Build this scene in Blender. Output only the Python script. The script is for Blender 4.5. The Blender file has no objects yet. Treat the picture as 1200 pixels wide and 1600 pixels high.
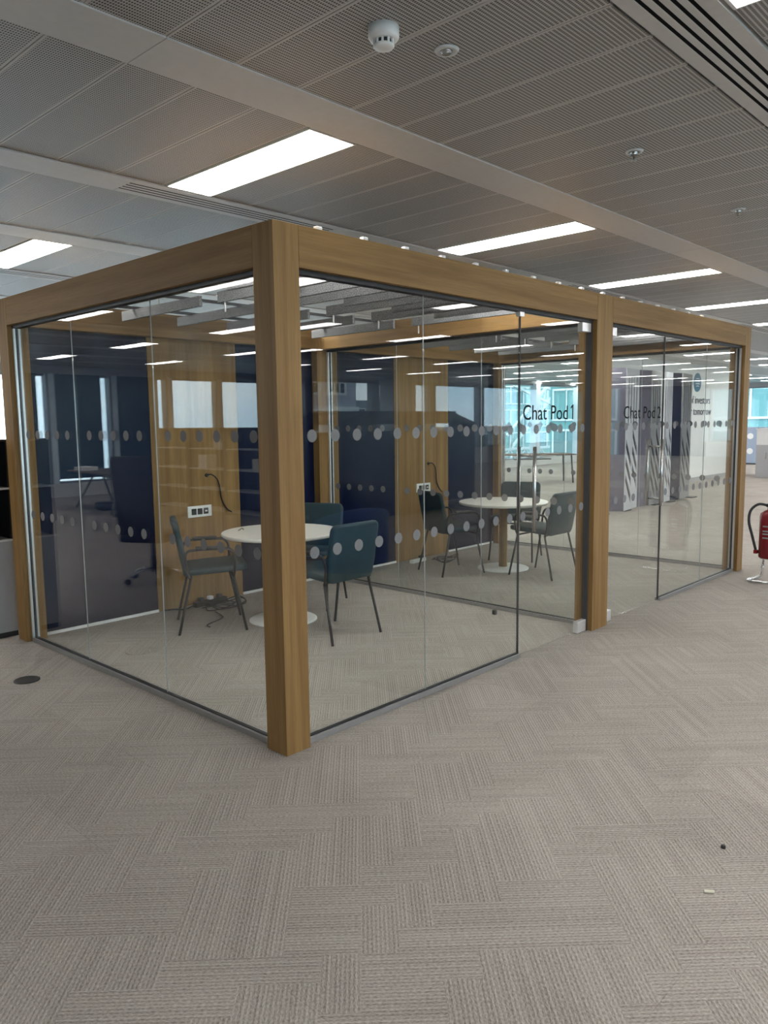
import bpy, bmesh, math, random
from mathutils import Vector, Matrix
random.seed(7)
SC = bpy.context.scene
COL = SC.collection

# ------------------------------------------------------------------ camera
CAM = Vector((-2.28208, -2.81474, 1.6))
YAW, PITCH, ROLL, FPX = 0.814385, -0.116029, -0.012442, 1217.47
def cam_axes():
    f = Vector((math.sin(YAW)*math.cos(PITCH), math.cos(YAW)*math.cos(PITCH), math.sin(PITCH)))
    r = Vector((math.cos(YAW), -math.sin(YAW), 0)); u = r.cross(f)
    c, s = math.cos(ROLL), math.sin(ROLL)
    return c*r+s*u, -s*r+c*u, f
RR, UU, FF = cam_axes()
cd = bpy.data.cameras.new('camera'); cam = bpy.data.objects.new('camera', cd); COL.objects.link(cam)
cd.sensor_fit = 'HORIZONTAL'; cd.sensor_width = 36.0; cd.lens = 36.0*FPX/1200.0
cd.clip_start = 0.05; cd.clip_end = 500
m = Matrix((RR, UU, -FF)).transposed().to_4x4(); m.translation = CAM; cam.matrix_world = m
SC.camera = cam

# ------------------------------------------------------------------ world, exposure
W = bpy.data.worlds.new('world'); SC.world = W; W.use_nodes = True
nt = W.node_tree; nt.nodes.clear()
wo = nt.nodes.new('ShaderNodeOutputWorld'); bg = nt.nodes.new('ShaderNodeBackground')
tc = nt.nodes.new('ShaderNodeTexCoord'); no = nt.nodes.new('ShaderNodeTexNoise'); cr = nt.nodes.new('ShaderNodeValToRGB')
no.inputs['Scale'].default_value = 5.0; no.inputs['Detail'].default_value = 6.0
cr.color_ramp.elements[0].position = 0.38; cr.color_ramp.elements[0].color = (0.50, 0.74, 0.92, 1)
cr.color_ramp.elements[1].position = 0.62; cr.color_ramp.elements[1].color = (0.86, 0.95, 1.0, 1)
nt.links.new(tc.outputs['Generated'], no.inputs['Vector']); nt.links.new(no.outputs['Fac'], cr.inputs['Fac'])
nt.links.new(cr.outputs['Color'], bg.inputs['Color']); nt.links.new(bg.outputs['Background'], wo.inputs['Surface'])
bg.inputs['Strength'].default_value = 2.6
LAMP = 11.0            # radiance of the ceiling light panels
vs = SC.view_settings
vs.view_transform = 'Standard'; vs.look = 'None'; vs.exposure = 1.43; vs.gamma = 1.0; vs.use_curve_mapping = False
try:
    SC.cycles.max_bounces = 10; SC.cycles.transparent_max_bounces = 40; SC.cycles.glossy_bounces = 6
    SC.cycles.diffuse_bounces = 4; SC.cycles.caustics_reflective = False; SC.cycles.caustics_refractive = False
    SC.cycles.use_denoising = True; SC.cycles.sample_clamp_indirect = 6.0
except Exception: pass

# ------------------------------------------------------------------ materials
MATS = {}
def nmat(name):
    m = bpy.data.materials.new(name); m.use_nodes = True; MATS[name] = m
    n = m.node_tree; b = n.nodes['Principled BSDF']
    return m, n, b
def setp(b, col=None, rough=.5, metal=0., spec=.5):
    if col: b.inputs['Base Color'].default_value = (*col, 1)
    b.inputs['Roughness'].default_value = rough; b.inputs['Metallic'].default_value = metal
    b.inputs['Specular IOR Level'].default_value = spec
def N(n, t, **k):
    x = n.nodes.new(t)
    for a, v in k.items(): setattr(x, a, v)
    return x
def math_(n, op, a, b=None, c=None):
    x = N(n, 'ShaderNodeMath', operation=op)
    for i, v in enumerate((a, b, c)):
        if v is None: continue
        if isinstance(v, (int, float)): x.inputs[i].default_value = v
        else: n.links.new(v, x.inputs[i])
    return x.outputs[0]
def mix(n, fac, c1, c2):
    x = N(n, 'ShaderNodeMix', data_type='RGBA')
    if isinstance(fac, (int, float)): x.inputs[0].default_value = fac
    else: n.links.new(fac, x.inputs[0])
    for i, c in ((6, c1), (7, c2)):
        if isinstance(c, tuple): x.inputs[i].default_value = (*c, 1)
        else: n.links.new(c, x.inputs[i])
    return x.outputs[2]
def plain(name, col, rough=.5, metal=0., spec=.5, var=.06, scale=30.):
    """plain colour with a faint procedural mottling"""
    m, n, b = nmat(name); setp(b, col, rough, metal, spec)
    t = N(n, 'ShaderNodeTexCoord'); z = N(n, 'ShaderNodeTexNoise'); z.inputs['Scale'].default_value = scale
    n.links.new(t.outputs['Object'], z.inputs['Vector'])
    lo = tuple(c*(1-var) for c in col); hi = tuple(min(1, c*(1+var)) for c in col)
    n.links.new(mix(n, z.outputs['Fac'], lo, hi), b.inputs['Base Color'])
    return m
def oak(name, axis, base=(.205, .112, .034), hi=(.345, .205, .074)):
    m, n, b = nmat(name); setp(b, base, .55, 0, .35)
    t = N(n, 'ShaderNodeTexCoord'); mp = N(n, 'ShaderNodeMapping')
    s = [14., 14., 14.]; s[axis] = .55; mp.inputs['Scale'].default_value = s
    n.links.new(t.outputs['Object'], mp.inputs['Vector'])
    z = N(n, 'ShaderNodeTexNoise'); z.inputs['Scale'].default_value = 1.3; z.inputs['Detail'].default_value = 5; z.inputs['Distortion'].default_value = .6
    n.links.new(mp.outputs[0], z.inputs['Vector'])
    mp2 = N(n, 'ShaderNodeMapping'); s2 = [260., 260., 260.]; s2[axis] = 7.; mp2.inputs['Scale'].default_value = s2
    n.links.new(t.outputs['Object'], mp2.inputs['Vector'])
    z2 = N(n, 'ShaderNodeTexNoise'); z2.inputs['Scale'].default_value = 1.0; z2.inputs['Detail'].default_value = 2
    n.links.new(mp2.outputs[0], z2.inputs['Vector'])
    r = N(n, 'ShaderNodeValToRGB'); r.color_ramp.elements[0].position = .3; r.color_ramp.elements[1].position = .72
    r.color_ramp.elements[0].color = (*base, 1); r.color_ramp.elements[1].color = (*hi, 1)
    n.links.new(z.outputs['Fac'], r.inputs['Fac'])
    f = math_(n, 'MULTIPLY', math_(n, 'SUBTRACT', z2.outputs['Fac'], .35), .9)
    dark = tuple(c*.62 for c in base)
    n.links.new(mix(n, math_(n, 'MINIMUM', math_(n, 'MAXIMUM', f, 0.), .45), r.outputs['Color'], dark), b.inputs['Base Color'])
    return m
def glass(name, tint=(1, 1, 1), ior=1.5):
    m = bpy.data.materials.new(name); m.use_nodes = True; n = m.node_tree; n.nodes.clear(); MATS[name] = m
    o = N(n, 'ShaderNodeOutputMaterial'); g = N(n, 'ShaderNodeBsdfGlossy'); t = N(n, 'ShaderNodeBsdfTransparent')
    g.inputs['Roughness'].default_value = 0.0; t.inputs['Color'].default_value = (*tint, 1)
    fr = N(n, 'ShaderNodeFresnel'); ge = N(n, 'ShaderNodeNewGeometry'); mx = N(n, 'ShaderNodeMixShader')
    io = math_(n, 'ADD', math_(n, 'MULTIPLY', ge.outputs['Backfacing'], 1/ior-ior), ior)   # same reflectance on both faces of the thin sheet
    n.links.new(io, fr.inputs['IOR']); n.links.new(fr.outputs[0], mx.inputs[0])
    n.links.new(t.outputs[0], mx.inputs[1]); n.links.new(g.outputs[0], mx.inputs[2]); n.links.new(mx.outputs[0], o.inputs['Surface'])
    return m
def emit(name, col, st):
    m, n, b = nmat(name); setp(b, (.9, .9, .9), .4)
    b.inputs['Emission Color'].default_value = (*col, 1); b.inputs['Emission Strength'].default_value = st
    return m

oak('oak_x', 0); oak('oak_y', 1); oak('oak_z', 2)
oak('walnut_x', 0, (.09, .055, .03), (.17, .10, .06))
glass('glass', (.975, .99, .98), 1.39); glass('window_glass', (.93, .97, .98))
plain('aluminium', (.42, .42, .42), .38, .75); plain('silver', (.78, .78, .77), .3, .6)
plain('black', (.012, .012, .013), .5); plain('black_matt', (.006, .006, .007), .9, 0, .1); plain('dark_grey', (.05, .05, .052), .5)
plain('seal_grey', (.42, .43, .43), .5); plain('chrome', (.8, .8, .8), .08, 1.0, var=.01); plain('steel', (.55, .55, .54), .25, 1.0)
plain('navy_panel', (.0025, .006, .026), .25, 0, .25); plain('navy_felt', (.006, .016, .06), .95, 0, .1)
plain('white_paint', (.78, .78, .76), .55); plain('white_plastic', (.80, .80, .78), .35); plain('warm_white', (.82, .80, .74), .3)
plain('teal_fabric', (.007, .032, .040), .55, 0, .45, .15, 220.); plain('blue_fabric', (.02, .11, .45), .35)
plain('green_fabric', (.008, .10, .095), .7)
plain('ceiling_paint', (.56, .55, .53), .42, 0, .4); plain('plenum', (.02, .02, .02), .9)
plain('grey_metal', (.36, .36, .37), .45); plain('pale_metal', (.66, .66, .65), .45); plain('blue_grey', (.30, .36, .46), .5)
plain('wall_white', (.80, .80, .79), .6); plain('screen_light', (.52, .52, .55), .9, 0, .1, .12, 90.); plain('screen_dark', (.25, .25, .255), .9, 0, .1, .12, 90.)
plain('screen_navy', (.028, .03, .045), .9, 0, .1); plain('screen_violet', (.15, .14, .175), .9, 0, .1); plain('red_paint', (.20, .008, .012), .25); plain('cream', (.72, .68, .55), .5)
plain('logo_blue', (.05, .16, .24), .5); plain('text_grey', (.10, .10, .11), .6); plain('letter', (.008, .010, .013), .8, 0, .1)
plain('column_paint', (.42, .45, .50), .6); plain('white_strip', (.85, .85, .83), .4); plain('paper', (.75, .72, .70), .8)
plain('brick_wall', (.42, .42, .48), .9, 0, .2, .25, 6.); plain('stone', (.80, .80, .78), .9, 0, .2, .12, 2.); plain('stone_tan', (.27, .27, .26), .9, 0, .2, .2, 2.)
plain('dark_pane', (.02, .03, .04), .15); plain('teal_pane', (.02, .09, .10), .12); plain('tower_spandrel', (.012, .035, .045), .4); plain('teal_light', (.07, .19, .19), .4)
plain('roof_grey', (.16, .19, .22), .8); plain('white_steel', (.42, .45, .46), .6); plain('mullion_white', (.62, .72, .80), .5); plain('mullion_grey', (.22, .24, .27), .5)
plain('tarmac', (.2, .21, .21), .9); plain('floor_cap', (.03, .03, .03), .6)
m_ = bpy.data.materials.new('blind'); m_.use_nodes = True; n_ = m_.node_tree; n_.nodes.clear(); MATS['blind'] = m_
o_ = N(n_, 'ShaderNodeOutputMaterial'); d_ = N(n_, 'ShaderNodeBsdfDiffuse'); t_ = N(n_, 'ShaderNodeBsdfTranslucent'); x_ = N(n_, 'ShaderNodeMixShader')
d_.inputs['Color'].default_value = (.012, .03, .04, 1); t_.inputs['Color'].default_value = (.03, .13, .16, 1); x_.inputs[0].default_value = .5
n_.links.new(d_.outputs[0], x_.inputs[1]); n_.links.new(t_.outputs[0], x_.inputs[2]); n_.links.new(x_.outputs[0], o_.inputs['Surface'])
emit('lamp', (1.0, .985, .965), LAMP)
# speckled grey felt of the baffles
m_, n_, b_ = nmat('baffle_felt'); setp(b_, (.3, .3, .3), .95, 0, .1)
t_ = N(n_, 'ShaderNodeTexCoord'); z_ = N(n_, 'ShaderNodeTexNoise'); z_.inputs['Scale'].default_value = 160; z_.inputs['Detail'].default_value = 3
n_.links.new(t_.outputs['Object'], z_.inputs['Vector'])
r_ = N(n_, 'ShaderNodeValToRGB'); r_.color_ramp.elements[0].position = .4; r_.color_ramp.elements[1].position = .6
r_.color_ramp.elements[0].color = (.11, .11, .115, 1); r_.color_ramp.elements[1].color = (.36, .36, .365, 1)
n_.links.new(z_.outputs['Fac'], r_.inputs['Fac']); n_.links.new(r_.outputs['Color'], b_.inputs['Base Color'])
# frosted film of the glass dots
m_ = bpy.data.materials.new('frosted_dot'); m_.use_nodes = True; n_ = m_.node_tree; n_.nodes.clear(); MATS['frosted_dot'] = m_
o_ = N(n_, 'ShaderNodeOutputMaterial'); d_ = N(n_, 'ShaderNodeBsdfDiffuse'); t_ = N(n_, 'ShaderNodeBsdfTransparent'); x_ = N(n_, 'ShaderNodeMixShader')
d_.inputs['Color'].default_value = (.24, .24, .245, 1); x_.inputs[0].default_value = .75
n_.links.new(t_.outputs[0], x_.inputs[1]); n_.links.new(d_.outputs[0], x_.inputs[2]); n_.links.new(x_.outputs[0], o_.inputs['Surface'])
# ribbed carpet: ribs at 45 degrees in a stepped herringbone, tone drifting from tile to tile
TILE = .5
m_, n_, b_ = nmat('carpet'); setp(b_, (.3, .28, .26), .95, 0, .05)
g_ = N(n_, 'ShaderNodeNewGeometry'); s_ = N(n_, 'ShaderNodeSeparateXYZ'); n_.links.new(g_.outputs['Position'], s_.inputs[0])
X, Y = s_.outputs[0], s_.outputs[1]
Uc = math_(n_, 'MULTIPLY', math_(n_, 'ADD', X, Y), .70711); Vc = math_(n_, 'MULTIPLY', math_(n_, 'SUBTRACT', X, Y), .70711)
ci = math_(n_, 'FLOOR', math_(n_, 'DIVIDE', Uc, .118)); cj = math_(n_, 'FLOOR', math_(n_, 'DIVIDE', Vc, .118))
zl = N(n_, 'ShaderNodeTexNoise'); zl.inputs['Scale'].default_value = 1.7; zl.inputs['Detail'].default_value = 1; 
cc = N(n_, 'ShaderNodeCombineXYZ'); n_.links.new(math_(n_, 'MULTIPLY', ci, .118), cc.inputs[0]); n_.links.new(math_(n_, 'MULTIPLY', cj, .118), cc.inputs[1]); n_.links.new(cc.outputs[0], zl.inputs['Vector'])
k_ = math_(n_, 'FLOORED_MODULO', math_(n_, 'ADD', math_(n_, 'SUBTRACT', ci, cj), math_(n_, 'FLOOR', math_(n_, 'MULTIPLY', zl.outputs['Fac'], 9.0))), 6.0)
sel = math_(n_, 'LESS_THAN', k_, 2.5)
rib = math_(n_, 'ADD', math_(n_, 'MULTIPLY', sel, Vc), math_(n_, 'MULTIPLY', math_(n_, 'SUBTRACT', 1.0, sel), Uc))
alo = math_(n_, 'ADD', math_(n_, 'MULTIPLY', sel, Uc), math_(n_, 'MULTIPLY', math_(n_, 'SUBTRACT', 1.0, sel), Vc))
P = .0135
ph = math_(n_, 'SINE', math_(n_, 'MULTIPLY', rib, 2*math.pi/P))
w1 = N(n_, 'ShaderNodeTexWhiteNoise', noise_dimensions='1D'); n_.links.new(math_(n_, 'FLOOR', math_(n_, 'DIVIDE', rib, P)), w1.inputs['W'])
cb = N(n_, 'ShaderNodeCombineXYZ'); n_.links.new(math_(n_, 'MULTIPLY', rib, 240.), cb.inputs[0]); n_.links.new(math_(n_, 'MULTIPLY', alo, 90.), cb.inputs[1])
zf = N(n_, 'ShaderNodeTexNoise'); zf.inputs['Scale'].default_value = 1.0; zf.inputs['Detail'].default_value = 3; n_.links.new(cb.outputs[0], zf.inputs['Vector'])
cw = N(n_, 'ShaderNodeCombineXYZ'); n_.links.new(math_(n_, 'FLOOR', math_(n_, 'DIVIDE', X, TILE)), cw.inputs[0]); n_.links.new(math_(n_, 'FLOOR', math_(n_, 'DIVIDE', Y, TILE)), cw.inputs[1])
wt = N(n_, 'ShaderNodeTexWhiteNoise', noise_dimensions='2D'); n_.links.new(cw.outputs[0], wt.inputs['Vector'])
zb = N(n_, 'ShaderNodeTexNoise'); zb.inputs['Scale'].default_value = 2.2; zb.inputs['Detail'].default_value = 3; n_.links.new(g_.outputs['Position'], zb.inputs['Vector'])
v = math_(n_, 'ADD', math_(n_, 'MULTIPLY', ph, .16), math_(n_, 'MULTIPLY', math_(n_, 'SUBTRACT', w1.outputs['Value'], .5), .15))
v = math_(n_, 'ADD', v, math_(n_, 'MULTIPLY', math_(n_, 'SUBTRACT', zf.outputs['Fac'], .5), 1.5))
v = math_(n_, 'ADD', v, math_(n_, 'MULTIPLY', math_(n_, 'SUBTRACT', wt.outputs['Value'], .5), .08))
v = math_(n_, 'ADD', v, math_(n_, 'MULTIPLY', math_(n_, 'SUBTRACT', zb.outputs['Fac'], .5), .25))
v = math_(n_, 'ADD', v, .5)
r_ = N(n_, 'ShaderNodeValToRGB'); r_.color_ramp.elements[0].color = (.160, .142, .126, 1); r_.color_ramp.elements[1].color = (.50, .462, .422, 1)
n_.links.new(v, r_.inputs['Fac']); n_.links.new(r_.outputs['Color'], b_.inputs['Base Color'])
bu = N(n_, 'ShaderNodeBump'); bu.inputs['Strength'].default_value = .35; bu.inputs['Distance'].default_value = .004
n_.links.new(v, bu.inputs['Height']); n_.links.new(bu.outputs[0], b_.inputs['Normal'])
# perforated ceiling panel: rows of small holes, plain margins along the panel edges
PW, X0 = .2919, -.7365   # panel module and one joint position
m_, n_, b_ = nmat('perforated'); setp(b_, (.5, .5, .5), .42, 0, .4)
g_ = N(n_, 'ShaderNodeNewGeometry'); s_ = N(n_, 'ShaderNodeSeparateXYZ'); n_.links.new(g_.outputs['Position'], s_.inputs[0])
X, Y = s_.outputs[0], s_.outputs[1]
xm = math_(n_, 'FLOORED_MODULO', math_(n_, 'SUBTRACT', X, X0), PW)
inside = math_(n_, 'MULTIPLY', math_(n_, 'GREATER_THAN', xm, .012), math_(n_, 'LESS_THAN', xm, PW-.012))
hx = math_(n_, 'SUBTRACT', math_(n_, 'FRACT', math_(n_, 'DIVIDE', X, .0092)), .5)
hy = math_(n_, 'SUBTRACT', math_(n_, 'FRACT', math_(n_, 'DIVIDE', Y, .0165)), .5)
hole = math_(n_, 'MULTIPLY', math_(n_, 'LESS_THAN', math_(n_, 'ABSOLUTE', hx), .34), math_(n_, 'LESS_THAN', math_(n_, 'ABSOLUTE', hy), .30))
n_.links.new(mix(n_, math_(n_, 'MULTIPLY', hole, inside), (.52, .51, .485), (.05, .05, .05)), b_.inputs['Base Color'])

# ------------------------------------------------------------------ mesh helpers
class MB:
    def __init__(s): s.v = []; s.f = []; s.sm = []
    def add(s, vs, fs, smooth=False):
        o = len(s.v); s.v += [tuple(p) for p in vs]; s.f += [tuple(i+o for i in q) for q in fs]; s.sm += [smooth]*len(fs); return s
    def box(s, x0, x1, y0, y1, z0, z1):
        return s.add([(x0,y0,z0),(x1,y0,z0),(x1,y1,z0),(x0,y1,z0),(x0,y0,z1),(x1,y0,z1),(x1,y1,z1),(x0,y1,z1)],
                     [(0,3,2,1),(4,5,6,7),(0,1,5,4),(1,2,6,5),(2,3,7,6),(3,0,4,7)])
    def lathe(s, prof, n=24, c=(0,0,0)):
        vs = []; fs = []
        for r, z in prof:
            for k in range(n):
                a = 2*math.pi*k/n; vs.append((c[0]+r*math.cos(a), c[1]+r*math.sin(a), c[2]+z))
        for i in range(len(prof)-1):
            for k in range(n):
                k2 = (k+1) % n; fs.append((i*n+k, i*n+k2, (i+1)*n+k2, (i+1)*n+k))
        o = len(s.v); s.add(vs, fs, True)
        s.f.append(tuple(o+k for k in range(n))[::-1]); s.sm.append(False)
        s.f.append(tuple(o+(len(prof)-1)*n+k for k in range(n))); s.sm.append(False)
        return s
    def tube(s, pts, r, n=8, closed=False):
        pts = [Vector(p) for p in pts]; L = len(pts); vs = []; fs = []
        up = None
        for i, p in enumerate(pts):
            a = pts[i-1] if (i > 0 or closed) else p; b = pts[(i+1) % L] if (i < L-1 or closed) else p
            t = (b-a).normalized()
            if up is None:
                up = Vector((0,0,1)) if abs(t.z) < .9 else Vector((1,0,0))
            e1 = up - t*up.dot(t)
            if e1.length < 1e-6: e1 = t.orthogonal()
            e1.normalize(); e2 = t.cross(e1); up = e1
            for k in range(n):
                q = 2*math.pi*k/n; vs.append(p+e1*(r*math.cos(q))+e2*(r*math.sin(q)))
        for i in range(L if closed else L-1):
            j = (i+1) % L
            for k in range(n):
                k2 = (k+1) % n; fs.append((i*n+k, i*n+k2, j*n+k2, j*n+k))
        o = len(s.v); s.add(vs, fs, True)
        if not closed:
            s.f.append(tuple(o+k for k in range(n))[::-1]); s.sm.append(False)
            s.f.append(tuple(o+(L-1)*n+k for k in range(n))); s.sm.append(False)
        return s
    def prism(s, poly, y0, y1, ax='y'):
        """polygon of (a, z) pairs extruded along y (or x)"""
        n = len(poly)
        P = (lambda a, z, d: (a, d, z)) if ax == 'y' else (lambda a, z, d: (d, a, z))
        vs = [P(a, z, y0) for a, z in poly] + [P(a, z, y1) for a, z in poly]
        return s.add(vs, [tuple(range(n)), tuple(range(2*n-1, n-1, -1))] + [((i+1) % n, i, i+n, (i+1) % n+n) for i in range(n)])
    def mesh(s, name, bevel=0, seg=2):
        me = bpy.data.meshes.new(name); me.from_pydata(s.v, [], s.f)
        me.polygons.foreach_set('use_smooth', s.sm)
        bm = bmesh.new(); bm.from_mesh(me)
        bmesh.ops.recalc_face_normals(bm, faces=bm.faces)
        if bevel:
            bmesh.ops.bevel(bm, geom=[e for e in bm.edges if len(e.link_faces) == 2 and e.calc_face_angle(0) > .6], offset=bevel, segments=seg, profile=.5, affect='EDGES')
        bm.to_mesh(me); bm.free()
        return me
def obj(name, me, mat, parent=None, loc=(0,0,0), rot=(0,0,0)):
    o = bpy.data.objects.new(name, me); COL.objects.link(o)
    if mat and not me.materials: me.materials.append(MATS[mat])
    o.parent = parent; o.location = loc; o.rotation_euler = rot
    return o
def part(name, mb, mat, parent=None, bevel=0, loc=(0,0,0), rot=(0,0,0), seg=2):
    return obj(name, mb.mesh(name, bevel, seg), mat, parent, loc, rot)
def box(name, x0, x1, y0, y1, z0, z1, mat, parent=None, bevel=0):
    """a box in the coordinates of its parent, with its origin at its own middle"""
    c = ((x0+x1)/2, (y0+y1)/2, (z0+z1)/2)
    mb = MB().box(x0-c[0], x1-c[0], y0-c[1], y1-c[1], z0-c[2], z1-c[2])
    pl = parent.get('origin_world') if parent else None
    return obj(name, mb.mesh(name, bevel), mat, parent, c)
def sub(name, x0, x1, y0, y1, z0, z1, mat, parent, bevel=0):
    """a box given in the grandparent's coordinates, made a child of a box whose origin is at its middle"""
    p = parent.location
    return box(name, x0-p.x, x1-p.x, y0-p.y, y1-p.y, z0-p.z, z1-p.z, mat, parent, bevel)
def thing(name, label, cat, loc=(0,0,0), rz=0., group=None):
    o = bpy.data.objects.new(name, None); COL.objects.link(o); o.location = loc; o.rotation_euler = (0,0,rz); o.empty_display_size = .1
    return tag(o, label, cat, group)
def tag(o, label, cat, group=None):
    o['label'] = label; o['category'] = cat
    if group: o['group'] = group
    return o
def struct(o): o['kind'] = 'structure'; return o
def copy_tree(o, parent=None):
    c = o.copy(); COL.objects.link(c); c.parent = parent
    for ch in list(o.children): copy_tree(ch, c)
    return c
def proj(p):
    d = Vector(p)-CAM; z = d.dot(FF)
    return (600+FPX*d.dot(RR)/z, 800-FPX*d.dot(UU)/z, z) if z > .05 else None
def arc(c, r, a0, a1, n, plane='xz'):
    out = []
    for i in range(n+1):
        a = a0+(a1-a0)*i/n
        if plane == 'xz': out.append((c[0]+r*math.cos(a), c[1], c[2]+r*math.sin(a)))
        elif plane == 'xy': out.append((c[0]+r*math.cos(a), c[1]+r*math.sin(a), c[2]))
        else: out.append((c[0], c[1]+r*math.cos(a), c[2]+r*math.sin(a)))
    return out
def smooth_path(pts, k=6):
    """Catmull-Rom through the points"""
    P = [Vector(p) for p in pts]; out = []
    for i in range(len(P)-1):
        a = P[max(i-1, 0)]; b = P[i]; c = P[i+1]; d = P[min(i+2, len(P)-1)]
        for j in range(k):
            t = j/k; out.append(.5*((2*b)+(c-a)*t+(2*a-5*b+4*c-d)*t*t+(3*b-a-3*c+d)*t**3))
    out.append(P[-1]); return out
def text_mesh(name, txt, height, depth=.002):
    cu = bpy.data.curves.new(name, 'FONT'); cu.body = txt; cu.size = height; cu.extrude = depth/2; cu.resolution_u = 4
    o = bpy.data.objects.new(name, cu); COL.objects.link(o)
    dg = bpy.context.evaluated_depsgraph_get(); me = bpy.data.meshes.new_from_object(o.evaluated_get(dg))
    bpy.data.objects.remove(o); bpy.data.curves.remove(cu); me.name = name; me.materials.clear()
    return me

# ------------------------------------------------------------------ room shell
RX0, RX1, RY0, RY1 = -12.5, 30.0, -14.5, 14.3
H = 2.9
floor = struct(box('floor', RX0, RX1, RY0, RY1, -.30, -.006, 'dark_grey'))
def area_rank(cells, z):
    out = []
    for c in cells:
        q = proj((c[0], c[1], z))
        if q and -90 < q[0] < 1290 and -90 < q[1] < 1690: out.append((c[2]/q[2]**3, c))
    out.sort(key=lambda a: -a[0]); return [c for _, c in out[:300]]
tiles = [(RX0+TILE*(i+.5), RY0+TILE*(j+.5), 1.) for i in range(int((RX1-RX0)/TILE)) for j in range(int((RY1-RY0)/TILE+.5))]
near = area_rank(tiles, 0); ns = set(near)
tm = MB().box(-.2497, .2497, -.2497, .2497, 0, .006).mesh('carpet_tile')
fl = floor.location
for x, y, a in near: obj('carpet_tile', tm, 'carpet', floor, (x-fl.x, y-fl.y, -.006-fl.z))
mb = MB()
for t in tiles:
    if t not in ns: mb.box(t[0]-.2497-fl.x, t[0]+.2497-fl.x, t[1]-.2497-fl.y, t[1]+.2497-fl.y, -.006-fl.z, -fl.z)
o = part('carpet_tiles_far', mb, 'carpet', floor); o['kind'] = 'stuff'

ceiling = struct(box('ceiling', RX0, RX1, RY0, RY1, H+.05, H+.15, 'plenum')); cl = ceiling.location
PER = 2.919
LX = [.3+2.3352*k for k in range(-6, 13)]
LY = [.507+PER*k for k in range(-5, 5)]
lit_at = lambda x, y: RX0+.3 < x < RX1-.3 and RY0+.7 < y < RY1-.7 and not (x < 0 and -3.5 < y < 1.5) and x > -8
lights = [(x, y) for x in LX for y in LY if lit_at(x, y)]
cells = []
nx0 = math.ceil((RX0-X0)/PW); nx1 = math.floor((RX1-X0)/PW)
for k in range(-6, 6):
    ya, yb = -.095+PER*k, 1.105+PER*k      # field with lights
    pa, pb = 1.372+PER*k, 2.548+PER*k      # plain field
    for (u, w, lit) in ((ya, yb, 1), (pa, pb, 0)):
        u2, w2 = max(u, RY0), min(w, RY1)
        if w2-u2 < .1: continue
        for i in range(nx0, nx1):
            xc = X0+PW*(i+.5)
            if lit and any(abs(xc-x) < .12 for x in LX): 
                if u2 == u and w2 == w and any(abs((u+w)/2-y) < .3 for y in LY) and lit_at(xc, (u+w)/2): continue
            cells.append((xc, (u2+w2)/2, 1., w2-u2))
nearp = area_rank(cells, H); ns = set(nearp); pm = {}
for c in nearp:
    k = round(c[3], 2)
    if k not in pm: pm[k] = MB().box(-PW/2+.002, PW/2-.002, -c[3]/2+.001, c[3]/2-.001, 0, .02).mesh('ceiling_panel')
    obj('ceiling_panel', pm[k], 'perforated', ceiling, (c[0]-cl.x, c[1]-cl.y, H-cl.z))
mb = MB()
for c in cells:
    if c not in ns: mb.box(c[0]-PW/2+.002-cl.x, c[0]+PW/2-.002-cl.x, c[1]-c[3]/2-cl.y, c[1]+c[3]/2-cl.y, H-cl.z, H+.02-cl.z)
o = part('ceiling_panels_far', mb, 'perforated', ceiling); o['kind'] = 'stuff'
# plain bands between the panel fields, and bands that carry slot diffusers
DIFF = [(-.02+4.6704*k, 1.48+4.6704*k) for k in range(-3, 7)]
for k in range(-6, 6):
    y0, y1 = -.372+PER*k, -.108+PER*k
    if y0 > RY0 and y1 < RY1:
        xs = [RX0]+[-.735+4.6704*j for j in range(-2, 7)]+[RX1]
        for a, b in zip(xs, xs[1:]):
            if b-a > .3: box('ceiling_band', a+.0015-cl.x, b-.0015-cl.x, y0-cl.y, y1-cl.y, H-.006-cl.z, H+.02-cl.z, 'ceiling_paint', ceiling)
    y0, y1 = 1.118+PER*k, 1.36+PER*k
    if y0 > RY0 and y1 < RY1:
        e = RX0
        for a, b in (DIFF[2:6] if k in (-1, 0, 1) else [])+[(RX1, RX1)]:
            if a > e: box('ceiling_band', e-cl.x, min(a, RX1)-cl.x, y0-cl.y, y1-cl.y, H-.006-cl.z, H+.02-cl.z, 'ceiling_paint', ceiling)
            e = max(e, b)
def diffuser(x0, x1, y0, label):
    t = thing('slot_diffuser', label, 'air diffuser', ((x0+x1)/2, y0+.121, H-.006), 0, 'slot diffusers in the ceiling bands')
    L = (x1-x0)/2-.002
    for a, b in ((-.121, -.068), (-.054, -.028), (-.014, .012), (.026, .052), (.066, .121)):
        part('blade', MB().box(-L, L, a, b, 0, .03), 'ceiling_paint', t, .001, seg=1)
    for a, b in ((-.068, -.054), (-.028, -.014), (.012, .026), (.052, .066)): part('slot', MB().box(-L, L, a, b, .0006, .03), 'black_matt', t)  # black bars nearly flush in the gaps, painting the shade inside them
for k, rows in ((-1, ('left of and behind the viewer', 'in the upper right corner', 'far along the right of the ceiling', 'at the far right of the ceiling')), (0, ('over the shelf unit side', 'just above the oak corner post', 'above the second chat pod', 'past the far end of the pods')), (1, ('deep in the left of the ceiling', 'beyond the light panel at the left edge', 'behind the second chat pod', 'far behind the pods'))):
    for i, w in zip((2, 3, 4, 5), rows): diffuser(*DIFF[i], 1.118+PER*k, 'white ceiling slot diffuser with black slots, '+w)

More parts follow.
